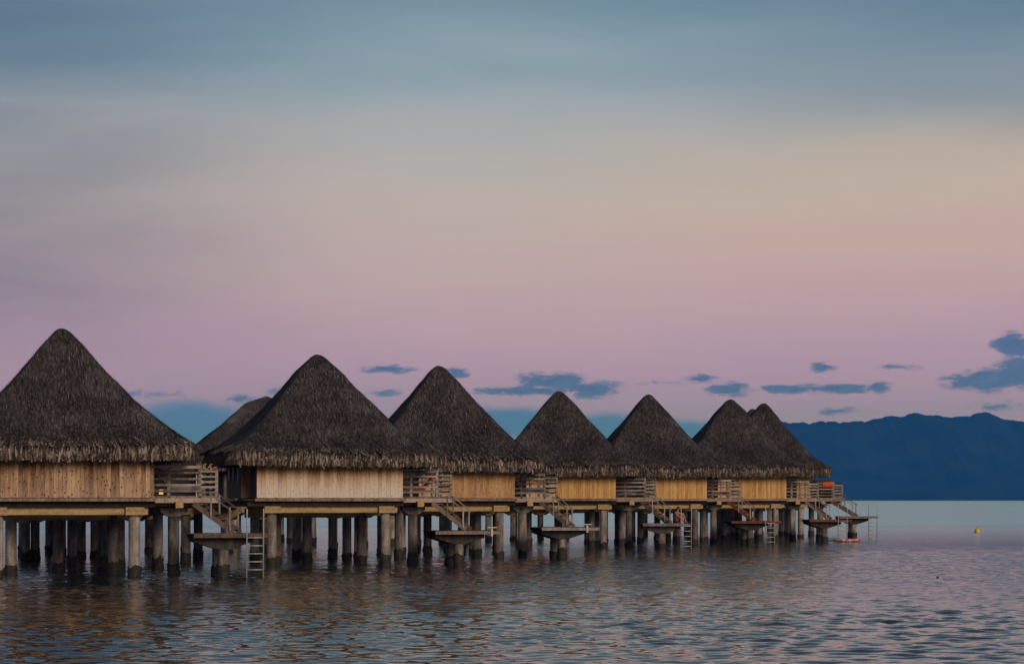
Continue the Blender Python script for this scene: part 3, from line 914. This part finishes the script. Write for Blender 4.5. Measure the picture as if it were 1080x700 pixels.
# ------------------------------------------------------------------ things on the decks
def deck_point(b, x, y, z=FLOOR_Z + 0.105):
    Mw = Matrix.Translation(b.location) @ Matrix.Rotation(b.rotation_euler.z, 4, 'Z')
    return Mw @ Vector((x, y, z))
L_LEG = MB().box(-0.03, 0.03, -0.03, 0.03, 0, 0.28).mesh('leg', M['rail_wood'])
L_FRAME = MB().box(-0.33, 0.33, -0.95, 0.95, 0.281, 0.34).mesh('frame', M['rail_wood'])
def lounger(b, x, y, rz, cm, label):
    p = deck_point(b, x, y)
    t = link('sun_lounger', None, None, tuple(p), (0, 0, b.rotation_euler.z + rz))
    tag(t, label, 'lounger', 'sun loungers on the side decks')
    link('frame', L_FRAME, t)
    for sx in (-0.28, 0.28):
        for sy in (-0.85, 0.85):
            link('leg', L_LEG, t, (sx, sy, 0))
    link('cushion', MB().box(-0.31, 0.31, -0.93, 0.25, 0.342, 0.43).mesh('cushion', M[cm]), t)
    link('backrest', MB().box(-0.31, 0.31, 0.0, 0.78, 0.0, 0.09).mesh('backrest', M[cm]), t, (0, 0.27, 0.36), (R(48), 0, 0))
lounger(B[1], 3.9, -1.1, R(90), 'lav_cloth', 'lavender lounger behind the deck rail beside the reddish brown bungalow')
lounger(B[2], 4.0, -0.9, R(-90), 'red_cloth', 'brownish red lounger behind the deck rail right of the bleached wall')
lounger(B[3], 4.0, -1.0, R(90), 'blue_cloth', 'dark blue lounger behind the deck rail right of the streaky orange wall')
lounger(B[4], 4.0, -1.0, R(-90), 'blue_cloth', 'blue lounger behind the deck rail right of the first golden wall')
lounger(B[5], 3.9, -1.0, R(90), 'red_cloth', 'red lounger behind the deck rail right of the second golden wall')

def lantern():
    p = deck_point(B[1], 3.3, -1.75, FLOOR_Z + 0.105)
    t = link('lantern', None, None, tuple(p))
    tag(t, 'small lit lantern glowing behind the left deck rail', 'lantern')
    link('base', MB().box(-0.11, 0.11, -0.11, 0.11, 0, 0.14).mesh('base', M['black']), t)
    link('glass', MB().tube([(0, 0, 0.141), (0, 0, 0.31)], 0.075, 10).mesh('glass', M['glow'], True), t)
    link('lid', MB().tube([(0, 0, 0.311), (0, 0, 0.38)], [0.1, 0.03], 10).mesh('lid', M['black'], True), t)
lantern()

def towel(b, x0, x1, label, name='beach_towel', m='orange_cloth'):
    mb = MB()
    n = 12
    prof = [(-0.05, -0.30), (-0.05, -0.1), (-0.045, 0.02), (0.0, 0.065), (0.045, 0.02), (0.05, -0.1), (0.05, -0.22)]
    for i in range(n + 1):
        x = x0 + (x1 - x0) * i / n
        for (yy, zz) in prof:
            w = 0.012 * math.sin(i * 1.7 + zz * 9)
            mb.v.append((x, yy * 1.2 + w, zz + 0.01 * math.sin(i * 0.9)))
    k = len(prof)
    for i in range(n):
        for j in range(k - 1):
            a = i * k + j
            mb.f.append((a, a + k, a + k + 1, a + 1))
    p = deck_point(b, 0, -1.965, FLOOR_Z + 0.1 + 1.12)
    o = link(name, mb.mesh(name, M[m], True), None, tuple(p), (0, 0, b.rotation_euler.z))
    so = o.modifiers.new('thickness', 'SOLIDIFY')
    so.thickness = 0.012
    tag(o, label, 'towel')
towel(B[7], 3.85, 4.6, 'orange towel hung over the deck rail at the right end')

def pareo():
    # dry folded leaves and cloth bundled over the left deck rail
    rnd = random.Random(5)
    mb = MB()
    for i in range(16):
        a = Vector((rnd.uniform(-0.2, 0.2), rnd.uniform(-0.05, 0.05), rnd.uniform(0, 0.08)))
        d = Vector((rnd.uniform(-0.2, 0.2), rnd.uniform(-0.08, 0.08), rnd.uniform(-0.15, 0.2)))
        mb.tube([a, a + d * 0.5 + Vector((0, 0, .04)), a + d], [0.015, 0.025, 0.006], 5)
    p = deck_point(B[1], 4.85, -1.93, FLOOR_Z + 0.1 + 0.98)
    o = link('dried_palm_bundle', mb.mesh('dried_palm_bundle', M['wall_orange'], False), None, tuple(p), (0, 0, B[1].rotation_euler.z))
    tag(o, 'tangled brown bundle lying on the left deck rail by the stairs', 'bundle')
pareo()

# ------------------------------------------------------------------ floats, buoy, speck
def raft(px, y_px, L, Wd, m, name, label, rz):
    D = CAMZ * F / (y_px - 527)
    mb = MB()
    n, r = 26, 7
    for i in range(n + 1):
        u = -1 + 2 * i / n
        hw = (max(0.0, 1 - abs(u) ** 3.2)) ** 0.5
        for k in range(r * 2):
            a = 2 * math.pi * k / (r * 2)
            mb.v.append((u * L / 2, math.cos(a) * Wd / 2 * max(hw, 0.02), 0.06 + math.sin(a) * 0.11 * max(hw, 0.05) + 0.07 * u * u))
    q = r * 2
    for i in range(n):
        for k in range(q):
            k2 = (k + 1) % q
            mb.f.append((i*q+k, i*q+k2, (i+1)*q+k2, (i+1)*q+k))
    mb.f.append(tuple(range(q)))
    mb.f.append(tuple(n * q + k for k in reversed(range(q))))
    o = link(name, mb.mesh(name, M[m], True), None, (at(px, D), D, 0.02), (0, 0, R(rz)))
    tag(o, label, 'float')
raft(893.5, 571, 1.8, 0.8, 'float', 'inflatable_raft', 'pink raft with yellow patches floating under the right end platforms', 5)
raft(874, 570, 1.5, 0.6, 'teal', 'paddle_board', 'teal float lying on the water left of the pink raft', -4)

def buoy():
    D = CAMZ * F / 34.5
    t = link('mooring_buoy', None, None, (at(1030.5, D), D, 0), (0, R(5), 0))
    tag(t, 'yellow pear shaped buoy alone on open water at right', 'buoy')
    zs = [(-0.16, 0.05), (-0.12, 0.15), (0.0, 0.215), (0.12, 0.225), (0.24, 0.19), (0.36, 0.11), (0.44, 0.06)]
    link('body', MB().tube([(0, 0, z) for z, r in zs], [r for z, r in zs], 18).mesh('body', M['yellow'], True), t)
    link('eye', MB().tube([(0, 0, 0.441), (0, 0, 0.5)], [0.05, 0.035], 10).mesh('eye', M['black'], True), t)
buoy()
def speck():
    D = CAMZ * F / 82.0
    mb = MB()
    zs = [(-0.04, 0.02), (-0.02, 0.04), (0.015, 0.05), (0.045, 0.035), (0.06, 0.012)]
    mb.tube([(0, 0, z) for z, r in zs], [r for z, r in zs], 10)
    o = link('net_float', mb.mesh('net_float', M['black'], True), None, (at(989, D), D, 0))
    tag(o, 'tiny black float on open water right of the platforms', 'float')
speck()

# ------------------------------------------------------------------ seated person
def skin_mesh(name, verts, edges, radii, m, root=0, sub=2):
    me = bpy.data.meshes.new(name)
    me.from_pydata([tuple(v) for v in verts], edges, [])
    o = bpy.data.objects.new(name, me)
    COL.objects.link(o)
    o.modifiers.new('skin', 'SKIN').use_smooth_shade = True
    sv = me.skin_vertices[0].data if me.skin_vertices else None
    if sv is None:
        with bpy.context.temp_override(object=o, active_object=o):
            bpy.ops.mesh.customdata_skin_add()
        sv = me.skin_vertices[0].data
    for i, r in enumerate(radii):
        sv[i].radius = (r, r) if not isinstance(r, tuple) else r
        sv[i].use_root = (i == root)
    su = o.modifiers.new('sub', 'SUBSURF')
    su.levels = su.render_levels = sub
    dg = bpy.context.evaluated_depsgraph_get()
    ev = bpy.data.meshes.new_from_object(o.evaluated_get(dg))
    ev.name = name
    bpy.data.objects.remove(o)
    bpy.data.meshes.remove(me)
    ev.materials.clear()
    ev.materials.append(m)
    ev.shade_smooth()
    return ev

def build_person():
    V, E, Rr = [], [], []
    def add(p, r, par=None):
        V.append(Vector(p)); Rr.append(r)
        if par is not None:
            E.append((par, len(V) - 1))
        return len(V) - 1
    # facing +x, seated with knees drawn up, arms round the shins
    pel = add((0, 0, 0.13), (0.15, 0.13))
    sp1 = add((-0.02, 0, 0.30), (0.135, 0.11), pel)
    ch = add((0.03, 0, 0.47), (0.155, 0.115), sp1)
    nb = add((0.07, 0, 0.585), 0.062, ch)
    nk = add((0.09, 0, 0.645), 0.052, nb)
    hd = add((0.115, 0, 0.72), (0.078, 0.085), nk)
    add((0.12, 0, 0.80), (0.07, 0.08), hd)
    for s in (-1, 1):
        hip = add((0.06, 0.1 * s, 0.12), 0.095, pel)
        kn = add((0.38, 0.13 * s, 0.43), 0.062, hip)
        cf = add((0.44, 0.13 * s, 0.26), 0.06, kn)
        an = add((0.50, 0.12 * s, 0.075), 0.036, cf)
        add((0.545, 0.12 * s, 0.035), 0.036, an)
        add((0.67, 0.13 * s, 0.025), 0.026, an)
        sh = add((0.05, 0.185 * s, 0.53), 0.062, ch)
        eb = add((0.26, 0.235 * s, 0.33), 0.045, sh)
        wr = add((0.47, 0.12 * s, 0.29), 0.028, eb)
        pm = add((0.525, 0.065 * s, 0.285), (0.036, 0.02), wr)
        for f in range(4):
            f1 = add((0.56 + 0.004 * f, 0.035 * s, 0.31 - 0.02 * f), 0.009, pm)
            add((0.565 + 0.004 * f, (-0.01 if s > 0 else 0.012), 0.31 - 0.02 * f), 0.008, f1)
        th = add((0.51, 0.06 * s, 0.335), 0.01, pm)
        add((0.53, 0.03 * s, 0.352), 0.009, th)
    body = skin_mesh('body', V, E, Rr, M['skin'])
    b = PL[4]
    Mw = Matrix.Translation(b.location) @ Matrix.Rotation(b.rotation_euler.z, 4, 'Z')
    pos = Mw @ Vector((0.55, -0.55, PLAT_Z - 0.005))
    t = link('person', None, None, tuple(pos), (0, 0, R(-38)))
    tag(t, 'person in dark red swimwear sitting with knees drawn up on the platform', 'person')
    link('body', body, t)
    # hair: cap over the skull
    mb = MB()
    n, m_ = 16, 9
    for j in range(m_):
        th = math.pi * 0.66 * j / (m_ - 1)
        for i in range(n):
            ph = 2 * math.pi * i / n
            fr = max(0.0, math.cos(ph))
            tt = th * (1 - 0.42 * fr)
            mb.v.append((0.112 + 0.098 * math.sin(tt) * math.cos(ph), 0.092 * math.sin(tt) * math.sin(ph), 0.765 + 0.12 * math.cos(tt)))
    for j in range(m_ - 1):
        for i in range(n):
            i2 = (i + 1) % n
            mb.f.append((j*n+i, (j+1)*n+i, (j+1)*n+i2, j*n+i2))
    link('hair', mb.mesh('hair', M['hair'], True), t)
    # face
    link('nose', MB().tube([(0.19, 0, 0.765), (0.213, 0, 0.735), (0.192, 0, 0.722)], [0.008, 0.015, 0.008], 8).mesh('nose', M['skin'], True), t)
    for s in (-1, 1):
        link('eye', MB().tube([(0.183, 0.032 * s, 0.765), (0.196, 0.033 * s, 0.765)], [0.014, 0.006], 8).mesh('eye', M['black'], True), t)
        link('ear', MB().tube([(0.11, 0.082 * s, 0.74), (0.105, 0.098 * s, 0.755), (0.11, 0.085 * s, 0.775)], [0.01, 0.016, 0.01], 8).mesh('ear', M['skin'], True), t)
    link('mouth', MB().tube([(0.186, -0.025, 0.695), (0.192, 0, 0.694), (0.186, 0.025, 0.695)], 0.006, 6).mesh('mouth', M['swim'], True), t)
    # swimwear
    sw = skin_mesh('swimwear', [(0, 0, 0.13), (-0.012, 0, 0.22), (0.06, 0.1, 0.125), (0.06, -0.1, 0.125), (0.13, 0.107, 0.19), (0.13, -0.107, 0.19)],
                   [(0, 1), (0, 2), (0, 3), (2, 4), (3, 5)], [(0.163, 0.143), (0.15, 0.125), 0.106, 0.106, 0.1, 0.1], M['swim'])
    link('swimwear', sw, t)
build_person()

# ------------------------------------------------------------------ haze: the air between here and the far island
def build_haze():
    m = bpy.data.materials.new('sea_haze')
    m.use_nodes = True
    T = NT(m.node_tree)
    v = T.n('ShaderNodeVolumePrincipled', {'Color': (0.02, 0.235, 1.0, 1), 'Absorption Color': (1, 1, 1, 1), 'Density': 8.0e-5})
    T.n('ShaderNodeOutputMaterial', {1: v.outputs[0]})
    o = link('haze', MB().box(-19000, 19000, -2900, 25000, -1.9, 570).mesh('haze', m))
    tag(o, 'thin blue evening haze over the water', kind='stuff')
build_haze()
